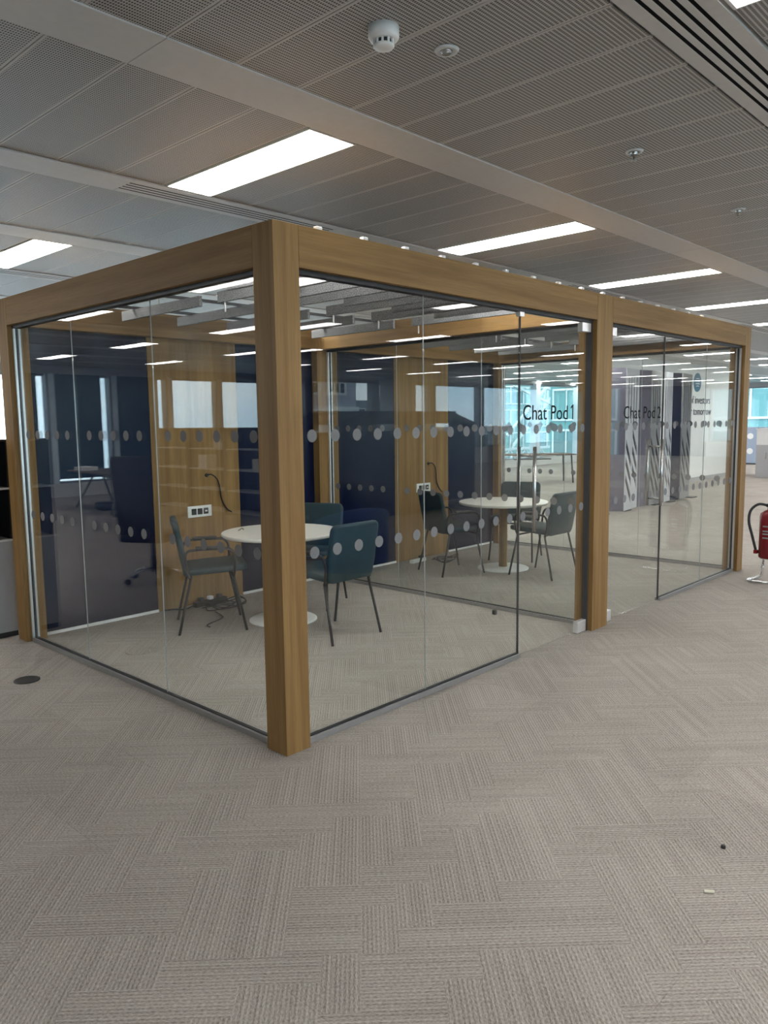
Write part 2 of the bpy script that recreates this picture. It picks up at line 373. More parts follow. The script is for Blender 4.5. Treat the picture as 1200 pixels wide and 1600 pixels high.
# ceiling lights
lm_f = MB()
lw, ll = PW/2-.001, .598
for a in ((-lw, lw, -ll, -ll+.012), (-lw, lw, ll-.012, ll), (-lw, -lw+.008, -ll+.012, ll-.012), (lw-.008, lw, -ll+.012, ll-.012)): lm_f.box(*a, -.004, .03)
lm_f = lm_f.mesh('light_frame'); lm_d = MB().box(-lw+.008, lw-.008, -ll+.012, ll-.012, 0, .02).mesh('light_diffuser')
LL = {(3-3, 0): 0}
for (x, y) in lights:
    ix, iy = round((x-.3)/2.3352), round((y-.507)/PER)
    lab = {(0, 0): 'large bright ceiling light panel nearest, above the left side of the pod', (1, 0): 'ceiling light panel above the door of the first chat pod',
           (2, 0): 'ceiling light panel above the second chat pod, past the band', (3, 0): 'ceiling light panel above the far end post of the pods',
           (0, 1): 'bright ceiling light panel at the left edge, behind the left beam'}.get((ix, iy), 'white rectangular light panel deeper in the office ceiling')
    t = thing('ceiling_light', lab, 'ceiling light', (x, y, H), 0, 'ceiling light panels')
    obj('frame', lm_f, 'white_paint', t); obj('diffuser', lm_d, 'lamp', t)

# smoke detector and sprinkler roses on the plain field
t = thing('smoke_detector', 'white round smoke detector on the perforated ceiling', 'smoke detector', (-.263, -.935, H))
part('housing', MB().lathe([(.052, 0), (.052, -.032), (.047, -.040), (.036, -.042)][::-1], 32), 'white_plastic', t)
part('sensor_cap', MB().lathe([(.012, -.068), (.031, -.066), (.036, -.060), (.034, -.056)], 32), 'white_plastic', t)
part('chamber', MB().lathe([(.028, -.057), (.028, -.040)], 24), 'black', t)
for k in range(10):
    a = 2*math.pi*k/10
    part('rib', MB().box(.029, .035, -.0035, .0035, -.059, -.040), 'white_plastic', t, rot=(0, 0, a))
for i, (x, y, lab) in enumerate(((.008, -.985, 'round sprinkler cover in the ceiling beside the smoke detector'), (1.479, -.98, 'small sprinkler head in the middle of the perforated ceiling'), (2.976, -.957, 'small sprinkler head in the ceiling at the far right'))):
    t = thing('sprinkler', lab, 'sprinkler', (x, y, H), 0, 'ceiling sprinklers')
    part('ring', MB().lathe([(.045, -.001), (.040, -.008), (.026, -.008), (.024, -.001)], 28), 'pale_metal', t)
    part('head', MB().lathe([(.022, -.002), (.018, -.012), (.010, -.028 if i else -.014), (.016, -.030 if i else -.015)], 16), 'steel', t)
    if i: part('plunger', MB().lathe([(.004, -.030), (.004, -.042), (.014, -.044), (.014, -.047)], 12), 'steel', t)

# ------------------------------------------------------------------ facades with windows
WN = [0]
def facade(name, axis, pos, a0, a1, sill, head, step, inward, blind=None, thick=.25, fin=.2, finmat='mullion_white', pane='window_glass', skip=()):
    """window wall on the plane axis=pos from a0 to a1; inward = -1 or +1 towards the room"""
    def bx(nm, a, b, d0, d1, z0, z1, mat, parent):
        lo, hi = sorted((pos+d0*-inward, pos+d1*-inward))
        q = parent.location if parent else Vector()
        if axis == 'y': return box(nm, a-q.x, b-q.x, lo-q.y, hi-q.y, z0-q.z, z1-q.z, mat, parent)
        return box(nm, lo-q.x, hi-q.x, a-q.y, b-q.y, z0-q.z, z1-q.z, mat, parent)
    wall = struct(bx(name, a0, a1, 0, thick, 0, sill, 'pale_metal', None)) if sill > .02 else None
    if head < H+.05: 
        hd = struct(bx(name.replace('wall', 'trim')+'_head', a0, a1, 0, thick, head, H+.05, 'grey_metal', None)); hd.name = 'trim_%d' % (len([o for o in bpy.data.objects if o.name.startswith('trim_')])+1)
    n = max(1, round((a1-a0)/step)); st = (a1-a0)/n
    for i in range(n):
        WN[0] += 1
        a = a0+i*st; b = a+st
        w = struct(bx('window_%d' % WN[0], a+fin*.5, b-fin*.5, .10, .13, sill+.05, head-.05, pane, None))
        bx('window_frame', a+fin*.5, b-fin*.5, .08, .15, sill, sill+.05, 'mullion_grey', w); bx('window_frame', a+fin*.5, b-fin*.5, .08, .15, head-.05, head, 'mullion_grey', w)
        bx('mullion', a-fin*.5, a+fin*.5, -.05, .2, sill, head, finmat, w)
        if blind and blind[0] < (a+b)/2 < blind[1]: bx('roller_blind', a+fin*.5+.24, b-fin*.5, .04, .045, sill+.1, head, 'blind', w)
        bx('mullion', a+fin*.5, a+fin*.5+.05, -.02, .2, sill, head, 'mullion_grey', w)
facade('wall_north', 'y', 14.3, -12.5, 9.5, .3, 2.72, 1.5, -1, (-7.9, -1), fin=.12)
facade('wall_northeast', 'y', 12.0, 9.5, 30, .25, 2.82, 2.9, -1, fin=.25)
facade('wall_south', 'y', -14.5, -12.5, 30, .6, 2.85, 2.9, 1, fin=.3, finmat='mullion_grey')
struct(box('wall_east_blocker', 30.0, 30.2, -13.2, -9.4, 0, H+.05, 'navy_felt'))  # unseen dark stretch added to keep window reflections off the front glass
facade('wall_east', 'x', 30.0, -9.4, 12, .6, 2.75, 2.9, -1)
struct(box('wall_west', -12.65, -12.5, -14.5, 14.3, 0, H+.05, 'column_paint'))  # unseen wall, left without windows to darken the left-facing sides

# white feature wall behind the screens, with emblem and lettering
wl = struct(box('wall_feature', 12.5, 20.3, 4.95, 5.15, 0, H+.05, 'wall_white'))
base = struct(box('baseboard_feature', 12.5, 20.3, 4.93, 4.95, 0, .1, 'grey_metal'))
t = thing('wall_emblem', 'round blue emblem with white lines on the white wall', 'emblem', (17.35, 4.945, 2.46))
part('disc', MB().lathe([(.23, 0), (.23, .008)], 40), 'logo_blue', t, rot=(math.pi/2, 0, 0))
for k, (z, hw) in enumerate(((.09, .09), (.03, .11), (-.03, .11), (-.09, .09))):
    part('line', MB().prism([(-hw, z-.012), (0, z-.004), (hw, z-.012), (hw, z+.006), (0, z+.014), (-hw, z+.006)], -.014, -.006), 'white_paint', t)
for txt, x, z in (('ns of investors', 16.62, 1.94), ('for tomorrow', 16.75, 1.66)):
    o = obj('wall_lettering', text_mesh('wall_lettering', txt, .27, .006), 'text_grey', None, (x, 4.944, z), (math.pi/2, 0, 0))
    tag(o, 'grey lettering %s on the white wall' % txt, 'lettering')

# ------------------------------------------------------------------ the oak and glass pods
HT, HB = 2.5, 2.31
PX2, PX2b, PX3, PX4 = 2.977, 3.215, 6.038, 6.188   # mid post and end post
PY = 3.15; PWD = .15
GX, GY = .06, .06                                   # glass planes of the left and right walls
pod = thing('meeting_pod', 'two oak-framed glass chat pods side by side in the open office', 'meeting pod')
for (x0, x1, y0, y1) in ((0, PWD, 0, PWD), (PX2, PX2b, 0, PWD), (PX3, PX4, 0, PWD), (0, PWD, PY-PWD, PY), (2.95, PX2b, PY-PWD, PY), (PX3, PX4, PY-PWD, PY)):
    box('post', x0, x1, y0, y1, 0, HT, 'oak_z', pod, .0015)
G = .0015
for (x0, x1, y0, y1, mt) in ((PWD+G, PX2-G, 0, PWD, 'oak_x'), (PX2b+G, PX3-G, 0, PWD, 'oak_x'), (PWD+G, 2.95-G, PY-PWD, PY, 'oak_x'), (PX2b+G, PX3-G, PY-PWD, PY, 'oak_x'),
                             (0, PWD, PWD+G, PY-PWD-G, 'oak_y'), (3.0, 3.19, PWD+G, PY-PWD-G, 'oak_y'), (PX3, PX4, PWD+G, PY-PWD-G, 'oak_y')):
    box('beam', x0, x1, y0, y1, HB, HT, mt, pod, .0015)
# head channels, floor tracks, end channels
def track(x0, x1, y0, y1, along, kind):
    if kind == 'head':
        box('head_channel', x0, x1, y0, y1, HB-.022, HB, 'black', pod)
    else:
        o = box('floor_track', x0, x1, y0, y1, 0, .028, 'aluminium', pod)
        c = .006
        if along == 'x': sub('gasket', x0, x1, (y0+y1)/2-.011, (y0+y1)/2+.011, .028, .034, 'black', o)
        else: sub('gasket', (x0+x1)/2-.011, (x0+x1)/2+.011, y0, y1, .028, .034, 'black', o)
D1 = 2.062; D2 = 4.262
track(GX-.025, GX+.025, PWD, PY-PWD, 'y', 'head'); track(GX-.025, GX+.025, PWD, PY-PWD, 'y', 'floor')
track(PWD, PX2, GY-.025, GY+.025, 'x', 'head'); track(PWD, D1-.002, GY-.025, GY+.025, 'x', 'floor')
track(PX2b, PX3, GY-.025, GY+.025, 'x', 'head'); track(D2+.002, PX3, GY-.025, GY+.025, 'x', 'floor')
track(3.075, 3.125, PWD, PY-PWD, 'y', 'head'); track(3.075, 3.125, PWD, PY-PWD, 'y', 'floor')
track(6.09, 6.14, PWD, PY-PWD, 'y', 'head'); track(6.09, 6.14, PWD, PY-PWD, 'y', 'floor')
def channel(x0, x1, y0, y1, along):
    """vertical channel at the end of a glass run: two bright flanges with a black seal between them"""
    o = box('end_channel', x0, x1, y0, y1, .028, HB-.022, 'silver', pod)
    if along == 'y': sub('seal', (x0+x1)/2-.009, (x0+x1)/2+.009, y0-.004, y0, .03, HB-.024, 'black', o)
    else: sub('seal', x0-.004, x0, (y0+y1)/2-.009, (y0+y1)/2+.009, .03, HB-.024, 'black', o)
channel(GX-.025, GX+.025, PY-PWD-.02, PY-PWD, 'y')
channel(PX3-.02, PX3, GY-.025, GY+.025, 'x')
channel(3.075, 3.125, PY-PWD-.02, PY-PWD, 'y'); channel(6.09, 6.14, PY-PWD-.02, PY-PWD, 'y')
box('door_jamb', PX2-.016, PX2, GY-.022, GY+.022, 0, HB-.022, 'dark_grey', pod); box('door_jamb', PX2b, PX2b+.012, GY-.02, GY+.03, 0, HB-.022, 'dark_grey', pod)
# panes with dots
T = .006
dot_y = MB().lathe([(.031, -.0006), (.031, .0006)], 20).mesh('dot')      # shared disc, turned per wall
ZD = (1.533, .957)
def dots(pane, axis, a0, a1, off, first, side=-1, rows=ZD):
    p = pane.location; a = first
    while a < a1-.035:
        if a > a0+.035:
            for z in rows:
                if axis == 'x': obj('dot', dot_y, 'frosted_dot', pane, (a-p.x, side*(T+.0007), z-p.z), (math.pi/2, 0, 0))
                else: obj('dot', dot_y, 'frosted_dot', pane, (side*(T+.0007), a-p.y, z-p.z), (0, math.pi/2, 0))
        a += .1545
def pane(axis, a0, a1, plane, first, z0=.012, z1=HB-.012):
    if axis == 'x': o = box('glass_pane', a0, a1, plane-T, plane+T, z0, z1, 'glass', pod)
    else: o = box('glass_pane', plane-T, plane+T, a0, a1, z0, z1, 'glass', pod)
    dots(o, axis, a0, a1, plane, first)
    return o
def seal(axis, a, plane):
    if axis == 'x': box('joint_seal', a-.0016, a+.0016, plane-.003, plane+.003, .034, HB-.022, 'seal_grey', pod)
    else: box('joint_seal', plane-.003, plane+.003, a-.0016, a+.0016, .034, HB-.022, 'seal_grey', pod)
for a, b in ((PWD, 1.160), (1.165, 2.134), (2.139, PY-PWD-.004)): pane('y', a, b, GX, .254)
seal('y', 1.1625, GX); seal('y', 2.1365, GX)
for a, b in ((PWD, 1.097), (1.102, D1-.004)): pane('x', a, b, GY, .253)
seal('x', 1.0995, GY)
for a, b in ((D2+.004, 5.192), (5.197, PX3-.004)): pane('x', a, b, GY, 3.42)
seal('x', 5.1945, GY)
for a, b in ((PWD, 1.12), (1.125, 2.08), (2.085, PY-PWD-.004)): pane('y', a, b, 3.1, .26); pane('y', a, b, 6.115, .26)
for p in (3.1, 6.115): seal('y', 1.1225, p); seal('y', 2.0825, p)
# doors
def door(x0, x1, hx, fitx0, fitx1, dotfirst, txt, tx):
    d = box('door', x0, x1, GY-T, GY+T, .012, HB-.026, 'glass', pod); q = d.location
    dots(d, 'x', x0, x1, GY, dotfirst)
    for (z0, z1) in ((HB-.088, HB-.024), (.004, .090)):
        sub('patch_fitting', fitx0, fitx1, GY-.020, GY+.020, z0, z1, 'silver', d, .003)
    for s in (-1, 1):
        part('handle', MB().tube([(0, 0, -.283), (0, 0, .283)], .0125, 12), 'steel', d, loc=(hx-q.x, s*.062, 1.137-q.z))
    for z in (.915, 1.36):
        part('handle_post', MB().tube([(0, -.062, 0), (0, .062, 0)], .008, 10), 'steel', d, loc=(hx-q.x, 0, z-q.z))
    edge = x0 if hx < (x0+x1)/2 else x1
    sub('edge_seal', edge-.003, edge+.003, GY-T-.001, GY+T+.001, .012, HB-.03, 'dark_grey', d)
    me = text_mesh('lettering', txt[:8], .142, .001)
    w = max(v.co.x for v in me.vertices)
    o = obj('lettering', me, 'letter', d, (tx-q.x, -T-.001, 1.597-q.z), (math.pi/2, 0, 0)); o.scale = (.575/w, 1, 1)
    o['label'] = 'dark lettering Chat Pod'
    if txt[-1] == '1': me = MB().prism([(.022, 0), (.036, 0), (.036, .104), (.026, .104), (0, .086), (0, .073), (.022, .088)], -.0005, .0005).mesh('lettering')
    else:
        me = text_mesh('lettering', '2', .142, .001)
        for v in me.vertices: v.co.y, v.co.z = -v.co.z, v.co.y
    obj('lettering', me, 'letter', d, (tx+.617-q.x, -T-.001, 1.597-q.z))['label'] = 'dark figure %s' % txt[-1]
    return d
d1 = door(D1, PX2-.034, 2.157, 2.835, PX2-.018, 2.107, 'Chat Pod 1', 2.092); d1['label'] = 'frameless glass door of the first chat pod'
d2 = door(PX2b+.014, D2-.002, 4.125, PX2b+.006, 3.36, 3.42, 'Chat Pod 2', 3.522); d2['label'] = 'frameless glass door of the second chat pod'
sub('top_catch', D1-.02, D1+.03, GY-.016, GY+.016, HB-.05, HB-.022, 'silver', d1)
# back walls: navy panel, oak panel, navy panel, with a thin white strip along the foot of the navy
for (a, b, mt) in ((PWD, 1.139, 'navy_panel'), (1.142, 2.028, 'oak_z'), (2.031, 2.95, 'navy_panel'), (PX2b, 4.154, 'navy_panel'), (4.157, 5.112, 'oak_z'), (5.115, PX3, 'navy_panel')):
    nv = mt == 'navy_panel'
    box('navy_panel' if nv else 'oak_panel', a, b, 3.085, 3.145, .022 if nv else 0, HB, mt, pod, .001)
    if nv: box('white_strip', a, b, 3.075, 3.14, 0, .022, 'white_strip', pod)
# little clips on top of the front beam
for k in range(16):
    x = .27+.31*k
    if x < 5.9: box('clip', x, x+.035, .004, .03, HT, HT+.016, 'white_plastic', pod, .003)

# ------------------------------------------------------------------ acoustic baffles above the pods
for x0, x1 in ((PWD, 3.0), (3.19, PX3)):
    for y in (.45, 1.05, 2.1, 2.75): box('baffle_rail', x0, x1, y-.01, y+.01, 2.474, 2.494, 'dark_grey', pod)
bn = [0]
def baffle(x, y0, y1, z0, peg, podn, num):
    bn[0] += 1
    c = (x, (y0+y1)/2, z0)
    far = y0 > 1.5
    lab = 'grey felt baffle in the %s chat pod, %s row, %s from left' % (podn, 'back' if far else ('front long' if peg else 'front short'), num)
    t = thing('acoustic_baffle', lab, 'baffle', c, 0, 'felt baffles, %s pod, %s' % (podn, 'back' if far else ('front long' if peg else 'front short')))
    L = (y1-y0)/2
    part('board', MB().box(-.012, .012, -L, L, 0, .072), 'baffle_felt', t, .002, seg=1)
    if peg: part('peg', MB().tube([(0, L-.07, -.065), (0, L-.07, .01)], .006, 8), 'white_plastic', t)
for px, podn in ((0, 'first'), (3.1, 'second')):
    for k in range(6):
        x = px+.37+.492*k; num = ('first', 'second', 'third', 'fourth', 'fifth', 'sixth')[k]
        if x < px+2.9:
            baffle(x, .2, 1.65, 2.40, True, podn, num); baffle(x, 1.86, 2.93, 2.40, False, podn, num)
        if k < 5: baffle(x+.246, .2, 1.2, 2.40, False, podn, num)

# ------------------------------------------------------------------ round tables
def round_table(x, y, r, label):
    t = thing('round_table', label, 'table', (x, y, 0))
    part('table_top', MB().lathe([(r-.012, .702), (r, .712), (r, .726), (r-.004, .73)], 56), 'warm_white', t)
    part('column', MB().lathe([(.045, .012), (.045, .70)], 20), 'oak_z', t)
    part('base_plate', MB().lathe([(.275, 0), (.275, .008), (.265, .014), (.05, .022)], 48), 'white_paint', t)
round_table(1.68, 2.07, .475, 'white round table in the first chat pod')
round_table(4.66, 1.97, .475, 'white round table in the second chat pod')
o = part('cable_clip', smooth_clip := MB().tube(smooth_path([(-.02, 0, .006), (0, .012, .008), (.018, 0, .02), (.02, -.012, .008)], 4), .003, 6), 'dark_grey', None, loc=(1.48, 2.34, .7285))
tag(o, 'tiny dark wire clip lying on the white table of the first pod', 'clip')

# ------------------------------------------------------------------ armchairs
def slab(mb_w, h, t, bend=0., nx=8, nz=6, r=.05):
    """rounded upholstered slab in x (width) and z (height), thickness along y, slightly curved"""
    mb = MB(); pts = []
    def outline():
        out = []
        for cx, cz, a0 in ((mb_w/2-r, h-r, 0), (-mb_w/2+r, h-r, 90), (-mb_w/2+r, r, 180), (mb_w/2-r, r, 270)):
            for k in range(5):
                a = math.radians(a0+k*22.5); out.append((cx+r*math.cos(a), cz+r*math.sin(a)))
        return out
    o = outline(); n = len(o)
    rings = [(.93, -t/2), (.985, -t/2*.75), (1., 0), (.985, t/2*.75), (.93, t/2)]
    for s, y in rings:
        for a, z in o:
            zz = h/2+(z-h/2)*s; aa = a*s
            pts.append((aa, y+bend*(aa/(mb_w/2))**2, zz))
    fs = []
    for i in range(len(rings)-1):
        for k in range(n): fs.append((i*n+k, i*n+(k+1) % n, (i+1)*n+(k+1) % n, (i+1)*n+k))
    fs.append(tuple(range(n))[::-1]); fs.append(tuple((len(rings)-1)*n+k for k in range(n)))
    mb.add(pts, fs, True); return mb
me_back = slab(.47, .44, .045, .025).mesh('backrest'); me_seat = slab(.47, .47, .05, 0).mesh('seat')
me_fleg = MB().tube([(.225, .16, .425), (.25, .245, 0)], .0105, 8).mesh('leg')
me_fleg2 = MB().tube([(-.225, .16, .425), (-.25, .245, 0)], .0105, 8).mesh('leg')
me_rleg = MB().tube([(.225, -.16, .44), (.25, -.265, 0)], .0105, 8).mesh('leg')
me_rleg2 = MB().tube([(-.225, -.16, .44), (-.25, -.265, 0)], .0105, 8).mesh('leg')
def arm_mesh(s):
    return MB().tube(smooth_path([(s*.225, .16, .425), (s*.255, .17, .50), (s*.268, .165, .60), (s*.27, .13, .648), (s*.27, .05, .655), (s*.27, -.12, .652), (s*.262, -.185, .635), (s*.245, -.20, .56), (s*.23, -.17, .43)], 5), .0105, 8).mesh('arm')
me_arm = [arm_mesh(-1), arm_mesh(1)]
me_pad = MB().tube([(0, -.12, 0), (0, -.11, .001), (0, .06, .001), (0, .07, 0)], .017, 8).mesh('arm_pad')
me_rail = MB().tube([(-.225, .16, .425), (.225, .16, .425)], .009, 8).mesh('frame_rail')
me_rail2 = MB().tube([(-.225, -.16, .44), (.225, -.16, .44)], .009, 8).mesh('frame_rail')
def armchair(x, y, dx, dy, label):
    a = math.atan2(dy, dx)-math.pi/2
    t = thing('armchair', label, 'chair', (x, y, 0), a, 'teal armchairs in the chat pods')
    obj('seat', me_seat, 'teal_fabric', t, (0, -.235+.02, .452), (math.radians(-88), 0, 0)).rotation_euler = (math.radians(-87), 0, 0)
    t.children[-1].location = (0, -.2, .470)
    obj('backrest', me_back, 'teal_fabric', t, (0, -.205, .435), (math.radians(11), 0, 0))
    for me in (me_fleg, me_fleg2, me_rleg, me_rleg2): obj('leg', me, 'black', t)
    for i, s in enumerate((-1, 1)):
        ar = obj('arm', me_arm[i], 'black', t); obj('arm_pad', me_pad, 'black', ar, (s*.27, 0, .662))
    obj('frame_rail', me_rail, 'black', t); obj('frame_rail', me_rail2, 'black', t)
    return t
armchair(1.20, 2.37, .44, -.26, 'dark teal armchair left of the first pod table, seen from its side')
armchair(1.665, 1.46, 0, 1, 'dark teal armchair with its back to the front glass of the first pod')
armchair(2.20, 2.33, -.45, -.23, 'dark teal armchair behind the first pod table, against the navy panel')
armchair(4.17, 2.29, .49, -.18, 'dark teal armchair left of the second pod table by the socket')
armchair(4.65, 1.47, 0, 1, 'dark teal armchair with its back to the front glass of the second pod')
armchair(5.27, 2.22, -.6, -.22, 'dark teal armchair behind the second pod table, beyond the door handle')

# ------------------------------------------------------------------ sockets and cables
def socket(x, z, label):
    t = thing('wall_socket', label, 'socket', (x, 3.085, z), 0, 'triple sockets on the oak panels')
    part('plate', MB().box(-.123, .123, -.012, 0, -.05, .05), 'white_plastic', t, .004)
    for k in (-1, 0, 1):
        s = part('module', MB().box(-.024, .024, -.016, -.008, -.027, .027), 'black', t, .002, loc=(k*.062, 0, 0))
        if k == 1: part('usb_port', MB().box(-.012, .012, -.018, -.015, -.007, .007), 'white_plastic', s)
        else: part('pin_hole', MB().box(-.004, .004, -.0175, -.0155, .004, .014), 'dark_grey', s)
socket(1.585, .828, 'white triple socket plate on the oak panel of the first pod')
socket(4.64, .825, 'white triple socket plate on the oak panel of the second pod')
def cable(pts, r, label, mat='black', k=6):
    o = part('cable', MB().tube(smooth_path(pts, k), r, 6), mat, None); return tag(o, label, 'cable')
def wall_cable(x, z, label):
    t = thing('wall_cable', label, 'cable', (x, 3.085, z))
    part('grommet', MB().lathe([(.018, 0), (.018, .008), (.012, .012)], 16), 'black', t, rot=(math.pi/2, 0, 0))
    part('cord', MB().tube(smooth_path([(0, -.008, 0), (.03, -.035, .005), (.09, -.03, -.04), (.125, -.018, -.12), (.14, -.014, -.22), (.19, -.016, -.31), (.245, -.014, -.35)], 6), .006, 6), 'black', t)
wall_cable(1.675, 1.143, 'black cable hanging from a hole in the oak panel of the first pod')
wall_cable(4.735, 1.10, 'black cable hanging from a hole in the oak panel of the second pod')
random.seed(3)
def tangle(cx, cy, rx, ry, n, label):
    pts = []
    for k in range(n):
        a = k*1.15; f = .45+.55*random.random()
        pts.append((cx+rx*f*math.cos(a), cy+ry*f*math.sin(a), .008+.022*(k % 3)))
    return cable(pts, .0055, label)
tangle(1.62, 2.80, .26, .14, 22, 'black cables tangled on the carpet beside the oak panel in the first pod')
cable([(1.18, 3.06, .008), (1.24, 3.02, .012), (1.32, 2.97, .007), (1.40, 2.97, .02), (1.425, 2.978, .02)], .006, 'black cable running along the foot of the oak panel in the first pod')
cable([(1.45, 2.70, .008), (1.40, 2.52, .007), (1.34, 2.46, .007), (1.16, 2.38, .007), (1.13, 2.31, .007)], .005, 'loose black cable end reaching out towards the left chair in the first pod')
t = thing('power_strip', 'black power strip on the carpet under the oak panel', 'power strip', (1.60, 2.99, 0), .06)
part('body', MB().box(-.17, .17, -.028, .028, 0, .045), 'black', t, .006)
for k in (-1, 0, 1): part('plug', MB().box(-.022, .022, -.022, .022, .045, .075), 'white_plastic' if k == 0 else 'dark_grey', t, .004, loc=(k*.1, 0, 0))
tangle(4.62, 2.72, .24, .12, 16, 'black cables tangled on the carpet beside the oak panel in the second pod')
t = thing('power_strip', 'white power strip on the carpet of the second pod', 'power strip', (4.35, 2.92, 0), .1)
part('body', MB().box(-.13, .13, -.026, .026, 0, .04), 'white_plastic', t, .006)
part('plug', MB().box(-.022, .022, -.022, .022, .04, .068), 'black', t, .004, loc=(.06, 0, 0))

# floor boxes, door stop, litter
o = part('floor_port', MB().lathe([(.078, 0), (.078, .004), (.072, .007)], 40), 'floor_cap', None, loc=(-.368, 2.115, 0)); tag(o, 'black round floor outlet cover on the carpet left of the pod', 'floor outlet')
o = part('floor_port', MB().lathe([(.085, 0), (.085, .003), (.08, .005)], 40), 'carpet', None, loc=(.42, 2.15, 0)); tag(o, 'carpeted round floor outlet cover inside the first pod', 'floor outlet')
o = part('door_stop', MB().lathe([(.018, 0), (.020, .006), (.020, .03), (.016, .036)], 20), 'black', None, loc=(2.93, .86, 0)); tag(o, 'small black door stop on the carpet inside the first pod', 'door stop')
o = part('rubber_foot', MB().lathe([(.008, 0), (.009, .002), (.008, .010), (.006, .012)], 14), 'black', None, loc=(.574, -1.841, 0)); tag(o, 'tiny black rubber foot lying on the open carpet', 'litter')
o = part('wall_plug', MB().tube([(-.017, 0, .005), (-.015, 0, .005), (.015, 0, .005), (.017, 0, .005)], .005, 8), 'cream', None, loc=(.259, -1.908, 0), rot=(0, 0, -.95)); tag(o, 'small cream plastic plug lying on the open carpet', 'litter')

# ------------------------------------------------------------------ shelf tower beside the left post
t = thing('shelf_unit', 'black open shelf unit with grey base beside the left oak post', 'shelf', (-.10, 3.45, 0))
part('base_cabinet', MB().box(-.145, .145, -.2, .25, .04, .735), 'grey_metal', t, .003)
part('plinth', MB().box(-.14, .14, -.19, .24, 0, .04), 'black', t)
part('back', MB().box(-.145, .145, .235, .25, .75, 1.485), 'black', t)
for s in (-1, 1): part('side', MB().box(min(s*.145, s*.13), max(s*.145, s*.13), -.2, .235, .75, 1.485), 'black', t)
for z in (.735, 1.125): part('shelf', MB().box(-.145, .145, -.205, .235, z, z+.015), 'pale_metal', t)
part('top', MB().box(-.145, .145, -.2, .25, 1.485, 1.50), 'black', t)

# ------------------------------------------------------------------ fire extinguishers on a chrome stand
t = thing('extinguisher_stand', 'chrome tube stand on the carpet holding the fire extinguishers', 'stand', (5.72, -.50, 0))
part('base_loop', MB().tube(smooth_path([(.06, .17, .13), (.06, .17, .06), (.04, .21, .018), (-.08, .25, .013), (-.14, .22, .013), (-.15, .1, .013), (-.15, -.1, .013), (-.14, -.22, .013), (-.08, -.25, .013), (.04, -.21, .018), (.06, -.17, .06), (.06, -.17, .13)], 5), .013, 10), 'chrome', t)
part('upright_frame', MB().tube(smooth_path([(.06, .17, .12), (.1, .17, .25), (.1, .17, .6), (.1, .14, .66), (.1, 0, .67), (.1, -.14, .66), (.1, -.17, .6), (.1, -.17, .25), (.06, -.17, .12)], 5), .012, 10), 'chrome', t)
part('shelf_bar', MB().tube(smooth_path([(.1, .17, .222), (0, .17, .222), (-.03, .1, .222), (-.03, -.1, .222), (0, -.17, .222), (.1, -.17, .222)], 4), .008, 8), 'chrome', t)
def extinguisher(x, y, r, h, mat, label):
    e = thing('fire_extinguisher', label, 'extinguisher', (x, y, .232), 0, 'fire extinguishers on the stand')
    part('cylinder', MB().lathe([(r*.9, 0), (r, .012), (r, h*.86), (r*.9, h*.93), (r*.5, h*.985), (.02, h), (.02, h+.03)], 28), mat, e)
    for z_ in (.42, .5, .56, .66): part('label_mark', MB().box(-r-.002, -r+.006, -.03, .03, h*z_, h*z_+.012), 'stone_tan', e)
    part('valve', MB().box(-.02, .02, -.03, .03, h+.028, h+.06), 'black', e, .004)
    part('lever', MB().tube([(-.0, -.02, h+.065), (-.03, -.1, h+.085)], .009, 8), 'black', e)
    if mat == 'red_paint':
        part('hose', MB().tube(smooth_path([(0, .03, h+.045), (-.02, .10, h+.05), (-.06, .155, h-.01), (-.07, .165, h-.12), (-.05, .135, h-.26), (-.03, .105, h*.16)], 6), .013, 10), 'black', e)
        part('nozzle', MB().box(-.05, -.01, .085, .12, h*.08, h*.16), 'red_paint', e, .004)
    return e
extinguisher(5.715, -.395, .085, .47, 'red_paint', 'red fire extinguisher with black hose at the right edge')
extinguisher(5.715, -.63, .06, .44, 'dark_grey', 'slim dark fire extinguisher beside the red one')

# ------------------------------------------------------------------ slatted felt screens
def panel_mesh(w, h, t, diag):
    cu = bpy.data.curves.new('p', 'CURVE'); cu.dimensions = '2D'; cu.fill_mode = 'BOTH'; cu.extrude = t/2
    def poly(pts):
        s = cu.splines.new('POLY'); s.points.add(len(pts)-1)
        for q, p in zip(s.points, pts): q.co = (p[0], p[1], 0, 1)
        s.use_cyclic_u = True
    poly([(0, 0), (w, 0), (w, h), (0, h)])
    for k in range(4):
        x = w*(.2+.2*k); sw = w*.048; poly([(x-sw, h*.60+(.04 if k % 2 else 0)), (x+sw, h*.60+(.04 if k % 2 else 0)), (x+sw, h*.945), (x-sw, h*.945)])
    m0 = .07*w
    for k in range(9):
        # slanting slots, two columns, the second set half a step lower
        for (a, b, dz) in ((m0, w*.50, 0.), (w*.56, w-m0, -.12)):
            za = .50+k*.29+dz; zb_ = za-(b-a)*1.25
            if za+.15 < h*.585 and zb_ > .05: poly([(a, za), (b, zb_), (b, zb_+.15), (a, za+.15)])
    o = bpy.data.objects.new('p', cu); COL.objects.link(o)
    dg = bpy.context.evaluated_depsgraph_get(); me = bpy.data.meshes.new_from_object(o.evaluated_get(dg))
    bpy.data.objects.remove(o); bpy.data.curves.remove(cu); me.name = 'felt_panel'; me.materials.clear(); return me
scr = thing('felt_screen', 'tall folded grey felt screens with slanting slots beyond the second pod', 'screen', (11.5, 3.5, 0))
pts = [(9.25, 3.62), (9.93, 3.56), (10.16, 3.30), (10.90, 3.42), (11.22, 3.36), (11.22, 3.34), (11.90, 3.46), (11.90, 3.36), (12.36, 3.44), (12.58, 3.36), (12.58, 3.34), (13.32, 3.46)]
